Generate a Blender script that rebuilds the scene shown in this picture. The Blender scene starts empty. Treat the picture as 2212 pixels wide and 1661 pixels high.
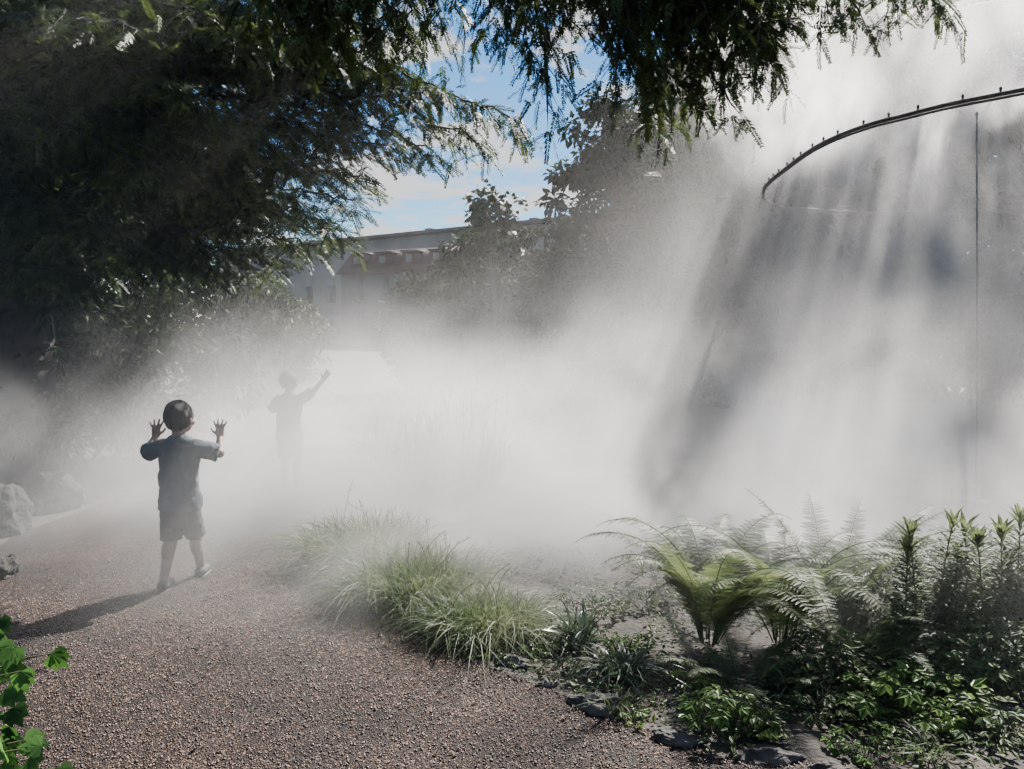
import bpy, bmesh, math, random
import numpy as np
from mathutils import Vector, Matrix, noise as mnoise
rng=np.random.default_rng(7); random.seed(7)
D=bpy.data; C=bpy.context.scene.collection
R=math.radians
# ---------------------------------------------------------------- camera geometry
F=1671.0; CX=1106.0; CY=830.5; PITCH=math.atan(121.5/1671); EYE=1.5
def ray(px,py):
    f=np.array([0,math.cos(PITCH),-math.sin(PITCH)]); u=np.array([0,math.sin(PITCH),math.cos(PITCH)])
    return f*F+np.array([1.,0,0])*(px-CX)+u*(CY-py)
def G(px,py,z=0.0):
    r=ray(px,py); t=(z-EYE)/r[2]; return np.array([r[0]*t,r[1]*t,z])
def A(px,py,d):
    r=ray(px,py); t=d/r[1]; return np.array([r[0]*t,d,EYE+r[2]*t])
cam=D.cameras.new('camera'); co=D.objects.new('camera',cam); C.objects.link(co)
co.location=(0,0,EYE); co.rotation_euler=(math.pi/2-PITCH,0,0); cam.sensor_width=36; cam.lens=F/2212*36
cam.clip_start=0.05; cam.clip_end=2000; bpy.context.scene.camera=co
# ---------------------------------------------------------------- helpers
def tag(o,label=None,cat=None,group=None,kind=None):
    if label:o['label']=label
    if cat:o['category']=cat
    if group:o['group']=group
    if kind:o['kind']=kind
    return o
def empty(name,loc,label,cat,group=None):
    o=D.objects.new(name,None); C.objects.link(o); o.location=loc; o.empty_display_size=.1
    return tag(o,label,cat,group)
def link(name,me,mat,parent=None,smooth=False):
    o=D.objects.new(name,me); C.objects.link(o)
    if mat: me.materials.append(mat)
    if parent:
        o.parent=parent; 
        me.transform(Matrix.Translation(-Vector(parent.location)))
    if smooth:
        me.polygons.foreach_set('use_smooth',np.ones(len(me.polygons),dtype=bool))
    return o
class MB:
    def __init__(s): s.V=[]; s.Q=[]; s.n=0
    def add(s,v,q):
        v=np.asarray(v,float).reshape(-1,3); q=np.asarray(q,int).reshape(-1,4)
        s.V.append(v); s.Q.append(q+s.n); s.n+=len(v)
    def inst(s,tv,tq,Rm,T,S):
        N=len(T); 
        if N==0:return
        S=np.asarray(S,float)
        if S.ndim==1: S=S[:,None]*np.ones(3)
        v=np.einsum('nij,nkj->nki',Rm,tv[None]*S[:,None,:])+T[:,None,:]
        q=tq[None]+(np.arange(N)*len(tv))[:,None,None]
        s.add(v.reshape(-1,3),q.reshape(-1,4))
    def tube(s,pts,rad,n=6):
        pts=np.asarray(pts,float); m=len(pts); rad=np.broadcast_to(rad,(m,))
        t=np.gradient(pts,axis=0); t/=np.linalg.norm(t,axis=1)[:,None]+1e-9
        ref=np.array([0.31,.17,1.]) if abs(t[0][2])<.9 else np.array([1.,.1,.2])
        a=np.cross(t,ref); a/=np.linalg.norm(a,axis=1)[:,None]+1e-9; b=np.cross(t,a)
        th=np.arange(n)*2*np.pi/n
        v=pts[:,None]+rad[:,None,None]*(a[:,None]*np.cos(th)[None,:,None]+b[:,None]*np.sin(th)[None,:,None])
        q=[]
        for i in range(m-1):
            for j in range(n):
                k=(j+1)%n; q.append((i*n+j,i*n+k,(i+1)*n+k,(i+1)*n+j))
        s.add(v.reshape(-1,3),q)
    def box(s,x0,x1,y0,y1,z0,z1,M=None):
        v=np.array([(x,y,z) for z in(z0,z1) for y in(y0,y1) for x in(x0,x1)],float)
        if M is not None: v=v@M[0].T+M[1]
        s.add(v,[(0,2,3,1),(4,5,7,6),(0,1,5,4),(2,6,7,3),(0,4,6,2),(1,3,7,5)])
    def build(s,name,mat,parent=None,smooth=False):
        V=np.concatenate(s.V); Q=np.concatenate(s.Q)
        me=D.meshes.new(name); me.vertices.add(len(V)); me.vertices.foreach_set('co',V.ravel())
        me.loops.add(Q.size); me.loops.foreach_set('vertex_index',Q.ravel().astype(np.int32))
        me.polygons.add(len(Q)); me.polygons.foreach_set('loop_start',np.arange(len(Q),dtype=np.int32)*4)
        me.update(calc_edges=True); me.validate()
        return link(name,me,mat,parent,smooth)
def nrm(v): return v/(np.linalg.norm(v,axis=-1,keepdims=True)+1e-9)
def basis(d,up=None,roll=None):
    d=nrm(np.asarray(d,float)); N=len(d)
    if up is None: up=np.tile([0,0,1.],(N,1))
    x=np.cross(d,up); bad=np.linalg.norm(x,axis=1)<1e-3; x[bad]=[1,0,0]; x=nrm(x); z=np.cross(x,d)
    if roll is not None:
        c=np.cos(roll)[:,None]; s_=np.sin(roll)[:,None]; x,z=x*c+z*s_,z*c-x*s_
    return np.stack([x,d,z],axis=2)
def rdir(N): return nrm(rng.normal(size=(N,3)))
# ---------------------------------------------------------------- materials
def mat(name):
    m=D.materials.new(name); m.use_nodes=True; nt=m.node_tree; nt.nodes.clear()
    o=nt.nodes.new('ShaderNodeOutputMaterial'); return m,nt,o
def noisecol(nt,scale,c1,c2,lo=.4,hi=.6,detail=4):
    tc=nt.nodes.new('ShaderNodeTexCoord'); n=nt.nodes.new('ShaderNodeTexNoise'); n.inputs['Scale'].default_value=scale; n.inputs['Detail'].default_value=detail
    nt.links.new(tc.outputs['Object'],n.inputs['Vector'])
    r=nt.nodes.new('ShaderNodeValToRGB'); r.color_ramp.elements[0].position=lo; r.color_ramp.elements[1].position=hi
    r.color_ramp.elements[0].color=(*c1,1); r.color_ramp.elements[1].color=(*c2,1)
    nt.links.new(n.outputs['Fac'],r.inputs['Fac']); return r.outputs['Color'],n,tc
def leafmat(name,c1,c2,trans=.35,rough=.45,scale=6,spec=.4):
    m,nt,o=mat(name); col,n,tc=noisecol(nt,scale,c1,c2)
    p=nt.nodes.new('ShaderNodeBsdfPrincipled'); p.inputs['Roughness'].default_value=rough; p.inputs['Specular IOR Level'].default_value=spec
    nt.links.new(col,p.inputs['Base Color'])
    t=nt.nodes.new('ShaderNodeBsdfTranslucent'); hs=nt.nodes.new('ShaderNodeHueSaturation'); hs.inputs['Value'].default_value=1.5; hs.inputs['Hue'].default_value=.49
    nt.links.new(col,hs.inputs['Color']); nt.links.new(hs.outputs['Color'],t.inputs['Color'])
    mx=nt.nodes.new('ShaderNodeMixShader'); mx.inputs['Fac'].default_value=trans
    nt.links.new(p.outputs[0],mx.inputs[1]); nt.links.new(t.outputs[0],mx.inputs[2]); nt.links.new(mx.outputs[0],o.inputs['Surface']); return m
def roughmat(name,c1,c2,scale=8,rough=.85,bump=.3,bscale=None,dist=.01,lo=.4,hi=.6):
    m,nt,o=mat(name); col,n,tc=noisecol(nt,scale,c1,c2,lo,hi,8)
    p=nt.nodes.new('ShaderNodeBsdfPrincipled'); p.inputs['Roughness'].default_value=rough; nt.links.new(col,p.inputs['Base Color'])
    if bump:
        n2=nt.nodes.new('ShaderNodeTexNoise'); n2.inputs['Scale'].default_value=bscale or scale*4; n2.inputs['Detail'].default_value=6; nt.links.new(tc.outputs['Object'],n2.inputs['Vector'])
        b=nt.nodes.new('ShaderNodeBump'); b.inputs['Strength'].default_value=bump; b.inputs['Distance'].default_value=dist
        nt.links.new(n2.outputs['Fac'],b.inputs['Height']); nt.links.new(b.outputs[0],p.inputs['Normal'])
    nt.links.new(p.outputs[0],o.inputs['Surface']); return m
M={}
M['yew']=leafmat('yew_needles',(.006,.013,.004),(.036,.056,.013),.32,.55,12,.2)  # lighter noise tone paints sunlit sparkle into the needle colour
M['yewbark']=roughmat('yew_bark',(.010,.007,.006),(.03,.02,.016),12,.95,.6)
M['bark']=roughmat('grey_bark',(.008,.007,.006),(.022,.02,.018),12,.9,.6)
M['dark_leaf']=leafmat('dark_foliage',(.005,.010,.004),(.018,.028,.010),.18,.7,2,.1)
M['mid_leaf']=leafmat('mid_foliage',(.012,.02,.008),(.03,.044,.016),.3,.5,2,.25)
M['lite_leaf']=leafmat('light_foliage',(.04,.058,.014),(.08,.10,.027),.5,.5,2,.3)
M['fern']=leafmat('fern_green',(.040,.062,.022),(.078,.098,.038),.48,.5,5,.25)
M['fern_dark']=leafmat('fern_dark',(.02,.038,.015),(.048,.068,.027),.25,.6,5,.2)  # darker copy of the fern green, shade put into the colour
M['grass']=leafmat('sedge_green',(.036,.058,.024),(.078,.096,.044),.4,.5,4,.2)
M['liriope']=leafmat('dark_blades',(.02,.035,.02),(.05,.075,.04),.25,.35,4)
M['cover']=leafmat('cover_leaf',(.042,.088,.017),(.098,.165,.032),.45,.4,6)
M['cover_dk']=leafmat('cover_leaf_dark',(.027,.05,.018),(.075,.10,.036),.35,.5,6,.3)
M['ivy']=leafmat('ivy_leaf',(.015,.05,.009),(.05,.125,.022),.35,.55,7,.2)
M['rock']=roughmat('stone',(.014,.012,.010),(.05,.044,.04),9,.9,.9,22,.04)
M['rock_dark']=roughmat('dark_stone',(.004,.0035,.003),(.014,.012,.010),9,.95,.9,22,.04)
M['soil']=roughmat('soil',(.012,.009,.007),(.034,.026,.019),5,.95,.8,40,.02)
M['twig']=roughmat('stem',(.03,.04,.015),(.07,.07,.03),10,.7,0)
M['pipe']=roughmat('pipe_metal',(.022,.018,.015),(.045,.038,.032),20,.7,.1)
M['pole']=roughmat('pole_metal',(.07,.07,.07),(.13,.13,.13),20,.6,.1)
M['skin']=roughmat('skin',(.10,.054,.037),(.135,.075,.052),12,.6,.05)
M['shirt']=roughmat('shirt_blue',(.012,.020,.031),(.022,.033,.046),9,.9,.3,60,.004)
M['shirt2']=roughmat('shirt_grey',(.015,.018,.022),(.025,.029,.035),9,.9,.3,60,.004)
M['shorts']=roughmat('shorts_dark',(.004,.005,.007),(.008,.009,.012),9,.9,.3,60,.004)
M['hair']=roughmat('hair_brown',(.006,.0045,.003),(.015,.010,.007),60,.8,.8,140,.006)
M['shoe']=roughmat('shoe_dark',(.008,.008,.008),(.018,.016,.015),15,.8,.1)
M['sole']=roughmat('shoe_sole',(.015,.014,.012),(.024,.021,.019),15,.8,.1)
M['eye']=roughmat('eye_dark',(.02,.015,.01),(.05,.03,.02),15,.2,0)
M['pale_wall']=roughmat('pale_render',(.13,.125,.12),(.17,.16,.15),.4,.9,.1)
M['wall2']=roughmat('grey_render',(.07,.064,.062),(.10,.093,.09),.4,.9,.1)
M['mansard']=roughmat('maroon_tiles',(.036,.012,.013),(.058,.021,.021),1.5,.8,.3)
M['glass']=roughmat('window_glass',(.018,.02,.022),(.035,.038,.044),.5,.35,0)
M['white']=roughmat('white_paint',(.12,.115,.11),(.15,.145,.14),.5,.6,0)
def gravel():
    m,nt,o=mat('gravel'); L=nt.links.new
    tc=nt.nodes.new('ShaderNodeTexCoord')
    v=nt.nodes.new('ShaderNodeTexVoronoi'); v.inputs['Scale'].default_value=150; L(tc.outputs['Object'],v.inputs['Vector'])
    sep=nt.nodes.new('ShaderNodeSeparateColor'); L(v.outputs['Color'],sep.inputs[0])
    r=nt.nodes.new('ShaderNodeValToRGB'); e=r.color_ramp.elements; e[0].color=(.006,.003,.0023,1); e[1].color=(.26,.165,.12,1); e[1].position=1
    x=e.new(.6); x.color=(.0165,.0088,.006,1); x=e.new(.88); x.color=(.040,.0225,.016,1)
    L(sep.outputs[0],r.inputs[0])
    n=nt.nodes.new('ShaderNodeTexNoise'); n.inputs['Scale'].default_value=1.6; n.inputs['Detail'].default_value=7; L(tc.outputs['Object'],n.inputs['Vector'])
    rr=nt.nodes.new('ShaderNodeValToRGB'); rr.color_ramp.elements[0].position=.35; rr.color_ramp.elements[0].color=(.45,.43,.42,1); rr.color_ramp.elements[1].position=.65; rr.color_ramp.elements[1].color=(1.2,1.16,1.12,1)
    L(n.outputs['Fac'],rr.inputs[0])
    mx=nt.nodes.new('ShaderNodeMix'); mx.data_type='RGBA'; mx.blend_type='MULTIPLY'; mx.inputs['Factor'].default_value=1
    L(r.outputs[0],mx.inputs['A']); L(rr.outputs[0],mx.inputs['B'])
    p=nt.nodes.new('ShaderNodeBsdfPrincipled'); p.inputs['Roughness'].default_value=.5; p.inputs['Specular IOR Level'].default_value=.18; L(mx.outputs['Result'],p.inputs['Base Color'])
    b=nt.nodes.new('ShaderNodeBump'); b.invert=True; b.inputs['Strength'].default_value=1; b.inputs['Distance'].default_value=.012; L(v.outputs['Distance'],b.inputs['Height'])
    b2=nt.nodes.new('ShaderNodeBump'); b2.inputs['Strength'].default_value=.8; b2.inputs['Distance'].default_value=.06; L(n.outputs['Fac'],b2.inputs['Height']); L(b.outputs[0],b2.inputs['Normal'])
    L(b2.outputs[0],p.inputs['Normal']); L(p.outputs[0],o.inputs['Surface']); return m
M['gravel']=gravel()
def water():
    m,nt,o=mat('pond_water'); L=nt.links.new
    p=nt.nodes.new('ShaderNodeBsdfPrincipled'); p.inputs['Base Color'].default_value=(.02,.025,.02,1); p.inputs['Roughness'].default_value=.08
    n=nt.nodes.new('ShaderNodeTexNoise'); n.inputs['Scale'].default_value=9; b=nt.nodes.new('ShaderNodeBump'); b.inputs['Strength'].default_value=.15; b.inputs['Distance'].default_value=.02
    L(n.outputs['Fac'],b.inputs['Height']); L(b.outputs[0],p.inputs['Normal']); L(p.outputs[0],o.inputs['Surface']); return m
M['water']=water()
# ---------------------------------------------------------------- world + sun
AZ=R(32); EL=R(43)
w=D.worlds.new('World'); bpy.context.scene.world=w; w.use_nodes=True; nt=w.node_tree; nt.nodes.clear(); L=nt.links.new
out=nt.nodes.new('ShaderNodeOutputWorld'); bg=nt.nodes.new('ShaderNodeBackground'); bg.inputs['Strength'].default_value=.15
sky=nt.nodes.new('ShaderNodeTexSky'); sky.sky_type='NISHITA'; sky.sun_disc=False; sky.sun_elevation=EL; sky.sun_rotation=AZ; sky.dust_density=.2; sky.ozone_density=3
tc=nt.nodes.new('ShaderNodeTexCoord'); sx=nt.nodes.new('ShaderNodeSeparateXYZ'); L(tc.outputs['Generated'],sx.inputs[0])
ad=nt.nodes.new('ShaderNodeMath'); ad.operation='ADD'; ad.inputs[1].default_value=.12; L(sx.outputs['Z'],ad.inputs[0])
dv=nt.nodes.new('ShaderNodeVectorMath'); dv.operation='DIVIDE'; L(tc.outputs['Generated'],dv.inputs[0])
cb=nt.nodes.new('ShaderNodeCombineXYZ'); [L(ad.outputs[0],cb.inputs[i]) for i in range(3)]; L(cb.outputs[0],dv.inputs[1])
cn=nt.nodes.new('ShaderNodeTexNoise'); cn.inputs['Scale'].default_value=2.6; cn.inputs['Detail'].default_value=10; cn.inputs['Roughness'].default_value=.6; cn.inputs['Distortion'].default_value=.3; L(dv.outputs[0],cn.inputs['Vector'])
cr=nt.nodes.new('ShaderNodeValToRGB'); cr.color_ramp.elements[0].position=.49; cr.color_ramp.elements[1].position=.58; L(cn.outputs['Fac'],cr.inputs[0])
sat=nt.nodes.new('ShaderNodeHueSaturation'); sat.inputs['Saturation'].default_value=1.35; sat.inputs['Value'].default_value=1.5; L(sky.outputs[0],sat.inputs['Color'])
mx=nt.nodes.new('ShaderNodeMix'); mx.data_type='RGBA'; L(cr.outputs[0],mx.inputs['Factor']); L(sat.outputs[0],mx.inputs['A']); mx.inputs['B'].default_value=(8.0,8.1,8.3,1)
L(mx.outputs['Result'],bg.inputs['Color']); L(bg.outputs[0],out.inputs['Surface'])
sd=Vector((math.sin(AZ)*math.cos(EL),math.cos(AZ)*math.cos(EL),math.sin(EL)))
sl=D.lights.new('sun','SUN'); sl.energy=34; sl.angle=R(.6); sl.color=(1,.955,.89); so=D.objects.new('sun',sl); C.objects.link(so)
so.rotation_euler=(-sd).to_track_quat('-Z','Y').to_euler(); so.location=(10,16,20)
# ---------------------------------------------------------------- ground, path, pond
def sheet(name,pts,z,m):
    me=D.meshes.new(name); bm=bmesh.new(); bm.faces.new([bm.verts.new((p[0],p[1],z)) for p in pts]); bmesh.ops.triangulate(bm,faces=bm.faces[:]); bm.to_mesh(me); bm.free()
    return tag(link(name,me,m),kind='structure')
sheet('ground',[(-600,-300),(600,-300),(600,900),(-600,900)],0,M['soil'])
edge=[(1900,1661),(1560,1640),(1420,1585),(1260,1520),(1080,1450),(900,1385),(780,1300),(700,1210),(670,1130),(640,1060),(640,1000),(660,950)]
pp=[G(*e) for e in edge]
pathpts=[(2.6,-2.5),(1.5,1.2)]+[(p[0],p[1]) for p in pp]+[(-.9,13),(-.6,22),(-3.2,22),(-3.4,13),(-3.4,8),(-3.6,5.5),(-3.2,4),(-2.4,2.6),(-1.9,1.5),(-2.2,-2.5)]
sheet('path',pathpts,.006,M['gravel'])
th=np.linspace(0,2*np.pi,40,endpoint=False)
sheet('pond',[(2.5+(1.9+.2*math.sin(3*a))*math.cos(a),6.6+(1.9+.25*math.sin(2*a+1))*math.sin(a)) for a in th],.01,M['water'])
def inpoly(x,y,poly):
    c=False;n=len(poly)
    for i in range(n):
        x1,y1=poly[i];x2,y2=poly[(i+1)%n]
        if (y1>y)!=(y2>y) and x<(x2-x1)*(y-y1)/(y2-y1)+x1:c=not c
    return c
cube=np.array([(x,y,z) for z in(-1,1) for y in(-1,1) for x in(-1,1)],float)*.5; cube[4:]*=[.6,.6,1]
cq=np.array([(0,2,3,1),(4,5,7,6),(0,1,5,4),(2,6,7,3),(0,4,6,2),(1,3,7,5)])
T=[]
while len(T)<26000:
    x=random.uniform(-2.6,1.8); y=2.0+4.0*random.random()**1.9
    if inpoly(x,y,pathpts): T.append((x,y,.008))
T=np.array(T); mb=MB(); mb.inst(cube,cq,basis(rdir(len(T))),T,rng.uniform(.002,.0075,(len(T),1))*rng.uniform(.6,1.3,(len(T),3)))
M['pebble']=roughmat('pebble',(.009,.0045,.0035),(.125,.08,.06),60,.3,0,lo=.42,hi=.66)  # lightest tone paints glints into the pebble colour
tag(mb.build('loose_gravel',M['pebble']),'brown loose gravel scattered over the path','gravel',kind='stuff')
# ---------------------------------------------------------------- leaf templates
def needle_spray(n=14,L_=.15,nl=.030,seed=0,hw=.0036):
    r=np.random.default_rng(seed); V=[];Q=[]
    def dia(b,d,l,w,nz):
        d=d/np.linalg.norm(d); s=np.cross(d,nz); s/=np.linalg.norm(s); k=len(V)
        V.extend([b,b+d*l*.45+s*w,b+d*l,b+d*l*.45-s*w]); Q.append((k,k+1,k+2,k+3))
    for i in range(n):
        t=(i+.3)/n; b=np.array([0,t*L_,-.25*L_*t*t])
        for sg in(-1,1):
            a=r.uniform(.85,1.2)*(1-.4*t); d=np.array([sg*math.sin(a),math.cos(a),r.uniform(-.35,.2)])
            dia(b,d,nl*r.uniform(.75,1.1)*(1-.35*t),hw,np.array([0,0,1.]))
    k=len(V); V.extend([np.array([-.002,0,0]),np.array([.002,0,0]),np.array([.0015,L_,-.25*L_]),np.array([-.0015,L_,-.25*L_])]); Q.append((k,k+1,k+2,k+3))
    return np.array(V),np.array(Q)
SPR=[needle_spray(16,.13,.026,seed=i,hw=.0038) for i in range(4)]
SPR_LO=[needle_spray(9,.14,.036,seed=i,hw=.0085) for i in range(3)]
def ovate(w=.5,fold=.15):
    x=[0,.7,1,.6,0]; y=[0,.22,.5,.8,1.05]; V=[];Q=[]
    for i in range(5): V+= [(0,y[i],-.12*y[i]**2)]
    for sg in(-1,1):
        for i in range(1,4): V.append((sg*x[i]*w*.5,y[i],fold*x[i]*w-.12*y[i]**2))
    Lx=[5,6,7]; Rx=[8,9,10]
    for S_ in(Lx,Rx):
        Q+=[(0,S_[0],S_[1],1),(1,S_[1],S_[2],2),(2,S_[2],4,3)]
    return np.array(V,float),np.array(Q)
OV=ovate(.55); LAN=ovate(.2,.1)
def palmate(n=5,spread=1.9,w=.26):
    V=[];Q=[]
    for i in range(n):
        a=(i/(n-1)-.5)*spread; l=1-.35*abs(i/(n-1)-.5)*2
        d=np.array([math.sin(a),math.cos(a)]); s=np.array([d[1],-d[0]]); k=len(V)
        V+=[(0,0,0),(*(d*l*.55+s*w),.03),(*(d*l),-.08),(*(d*l*.55-s*w),.03)]; Q.append((k,k+1,k+2,k+3))
    return np.array(V,float),np.array(Q)
IV=palmate()
def compound(n=5):
    mb=MB(); ang=[0,.9,-.9,1.5,-1.5][:n]; off=[.5,.5,.5,.15,.15][:n]
    d=np.array([[math.sin(a),math.cos(a),-.1] for a in ang]); T_=np.array([[0,o,0] for o in off])
    mb.inst(OV[0],OV[1],basis(d),T_,np.array([.6,.5,.5,.42,.42][:n])); return np.concatenate(mb.V),np.concatenate(mb.Q)
CP=compound(5); CP3=compound(3)
# ---------------------------------------------------------------- yew boughs
def lerp(a,b,t): return a+(b-a)*t
def bough_data(P0,P1,sag=.12,tw=.45,step=.07,hang=.5,rad=.012,extra=1,jit=.012):
    P0=np.array(P0,float);P1=np.array(P1,float); Lb=np.linalg.norm(P1-P0); n=max(6,int(Lb/step))
    ts=np.linspace(0,1,n); pts=P0+(P1-P0)*ts[:,None]; pts[:,2]+=sag*Lb*np.sin(np.pi*ts)
    pts+=rng.normal(0,.012,pts.shape); wood=[(pts,rad*(1-.75*ts)+.002)]; SL=[];SD=[]
    tg=nrm(np.gradient(pts,axis=0))
    for i in range(n):
        t=ts[i]; side=(1 if i%2 else -1)
        d=tg[i]; s=np.cross(d,[0,0,1.]); s=s/(np.linalg.norm(s)+1e-6)
        if np.linalg.norm(np.cross(d,[0,0,1.]))<.35: s=rdir(1)[0]; s[2]=0
        l=tw*(1.05-t)**.7*rng.uniform(.5,1.1)+.06
        dd=nrm(d*.75+s*side*rng.uniform(.5,1.)+np.array([0,0,-hang*rng.uniform(.2,1)]))
        m=max(2,int(l/.055)); u=np.linspace(0,1,m); tp=pts[i]+dd*l*u[:,None]; tp[:,2]-=hang*.5*l*u*u
        wood.append((tp,.0025*(1-u)+.0008))
        tt=nrm(np.gradient(tp,axis=0)) if m>1 else dd[None]
        for j in range(m):
            ss=np.cross(tt[j],[0,0,1.]); ss=ss/(np.linalg.norm(ss)+1e-6)
            for e_ in range(1+extra):
                SL.append(tp[j]+rng.normal(0,jit,3)*e_); SD.append(tt[j]*.7+ss*(1 if (j+e_)%2 else -1)*rng.uniform(.3,1.1)+np.array([0,0,-hang*rng.uniform(0,.8)])+rng.normal(0,.35,3)*e_)
        SL.append(tp[-1]); SD.append(tt[-1])
    return wood,np.array(SL),np.array(SD)
def add_sprays(mb,SL,SD,tpl,s=(.7,1.15)):
    idx=rng.integers(0,len(tpl),len(SL))
    for k,(tv,tq) in enumerate(tpl):
        m_=idx==k
        mb.inst(tv,tq,basis(SD[m_],roll=rng.uniform(-.9,.9,m_.sum())),SL[m_],rng.uniform(*s,m_.sum()))
TR=np.array([-4.6,7.2,0])
yew=empty('yew_tree',TR,'huge dark yew filling the upper left and reaching over the path','tree')
mb=MB(); 
mb.tube([TR+[0,0,-.1],TR+[.1,-.1,1.5],TR+[.0,-.2,3],TR+[.3,-.4,5],TR+[.4,-.5,7.5]],[.34,.27,.22,.15,.05],12)
mb.build('trunk',M['yewbark'],yew,True)
limb=[TR+[0,-.2,2.9],[-3.2,6,3.75],[-1.8,4.6,4.0],[-.4,3.9,3.9],[.7,3.7,3.75],[1.9,3.6,3.7]]
mb=MB(); mb.tube(limb,[.12,.09,.06,.05,.035,.02],8); mb.build('limb',M['yewbark'],yew,True)
limb=np.array([np.array(p,float) for p in limb])
hb=[((760,-230),(700,70)),((820,-230),(750,60)),((860,-220),(800,110)),((930,-220),(880,110)),((990,-250),(1000,60)),((1060,-230),(1060,20)),((1120,-250),(1110,90)),((1150,-220),(1188,235)),((1230,-230),(1240,60)),
((1290,-230),(1290,20)),((1340,-230),(1335,150)),((1390,-230),(1425,290)),((1430,-230),(1440,190)),((1480,-230),(1500,235)),((1530,-230),(1572,220)),((1580,-230),(1665,140)),((1380,-250),(1390,190)),((960,-220),(950,60)),((1210,-220),(1190,90)),((1450,-220),(1540,130)),((800,-230),(790,60)),((1100,-230),(1140,110)),((1360,-220),(1370,100)),((880,-220),(860,60)),((1490,-220),(1480,100)),((1530,-220),(1610,90)),((1600,-220),(1640,60)),((1560,-200),(1600,120)),((1620,-220),(1680,90)),((1660,-220),(1720,40)),((1740,-220),(1790,20)),((1800,-220),(1850,15)),((1860,-220),(1930,0)),((1940,-220),(2010,10)),((640,-230),(620,60)),((700,-230),(660,30)),((580,-230),(560,30)),((740,-230),(720,20)),((660,-230),(690,100))]
for i,(a,b) in enumerate(hb):
    d=rng.uniform(3.0,3.9)
    P1=A(b[0],b[1],d); P0=A(a[0]-120*rng.uniform(.2,1),a[1],d+.25)
    w_,SL,SD=bough_data(P0,P1,.06,.24 if 860<b[0]<1345 else .33,.045,.3,.008,extra=1 if 860<b[0]<1345 else 2,jit=.022)
    mb=MB(); add_sprays(mb,SL,SD,SPR,(.65,1.1)); o=mb.build('bough',M['yew'],yew)
    mw=MB(); [mw.tube(p,r,4) for p,r in w_]; j=np.argmin(np.linalg.norm(limb-P0,axis=1)); mw.tube([limb[j],lerp(limb[j],P0,.5)+[0,0,.05],P0],[.02,.015,.008],5)
    wo=mw.build('branch',M['yewbark'],yew); wo.parent=o
for (a,da,b,db,tw) in [((420,90),5.2,(1120,262),4.3,.28),((480,130),5.3,(1030,300),4.4,.26),((450,200),5.4,(930,320),4.5,.28),((350,260),5.4,(850,325),4.6,.3),((330,330),5.5,(775,385),4.7,.3),((300,400),5.6,(770,432),4.9,.3),((300,450),5.7,(740,490),5.0,.32),((300,490),5.8,(690,530),5.2,.3),((250,520),5.9,(600,560),5.4,.34),((500,20),5.0,(940,190),4.3,.24),((500,-60),4.9,(850,90),4.2,.3),((550,100),5.0,(800,150),4.4,.34),((480,330),5.4,(720,350),4.9,.36),((420,260),5.0,(740,280),4.6,.36),((420,60),5.0,(740,130),4.6,.36),((420,160),5.0,(780,220),4.6,.36),((300,420),5.3,(670,460),4.9,.36),((150,540),6,(480,580),5.5,.36),((100,120),4.6,(420,200),3.9,.36),((60,300),4.7,(380,380),4.0,.36),((0,40),4.5,(300,60),3.9,.36),((200,230),4.6,(560,300),4.1,.36),((-50,420),4.8,(260,500),4.2,.36),((-80,200),4.6,(180,280),3.9,.36),((250,0),4.6,(560,80),4.0,.36),((-100,560),5,(150,600),4.4,.34)]:
    P0=A(*a,da);P1=A(*b,db); w_,SL,SD=bough_data(P0,P1,.03,tw,.055,.3,.012,extra=2,jit=.03)
    mb=MB(); add_sprays(mb,SL,SD,SPR,(.9,1.4)); o=mb.build('bough',M['yew'],yew)
    mw=MB(); [mw.tube(p,r,4) for p,r in w_]; top=TR+np.array([.1,-.2,min(6,max(2.5,P0[2]))]); mw.tube([top,lerp(top,P0,.6)+[0,0,.04],P0],[.04,.02,.012],6)
    wo=mw.build('branch',M['yewbark'],yew); wo.parent=o
mb=MB()
for i in range(130):
    px=random.uniform(-250,640); lim=520 if px<420 else 450
    py=random.uniform(-80,lim); d=random.uniform(4.5,6.2)
    P1=A(px,py,d); P0=P1+np.array([random.uniform(-1.2,-.4),random.uniform(.2,.9),random.uniform(-.1,.4)])
    w_,SL,SD=bough_data(P0,P1,.04,.42,.12,.3,.012,extra=2,jit=.05); add_sprays(mb,SL,SD,SPR_LO,(.7,1.2))
N=8000; px=rng.uniform(-300,400,N); py=rng.uniform(-60,540,N); d=rng.uniform(7.6,9.2,N)
T=np.array([A(a,b,c) for a,b,c in zip(px,py,d)]); add_sprays(mb,T,rdir(N)+[0,0,-.3],SPR_LO,(1.4,2.2))
mb.build('crown',M['yew'],yew)
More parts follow.
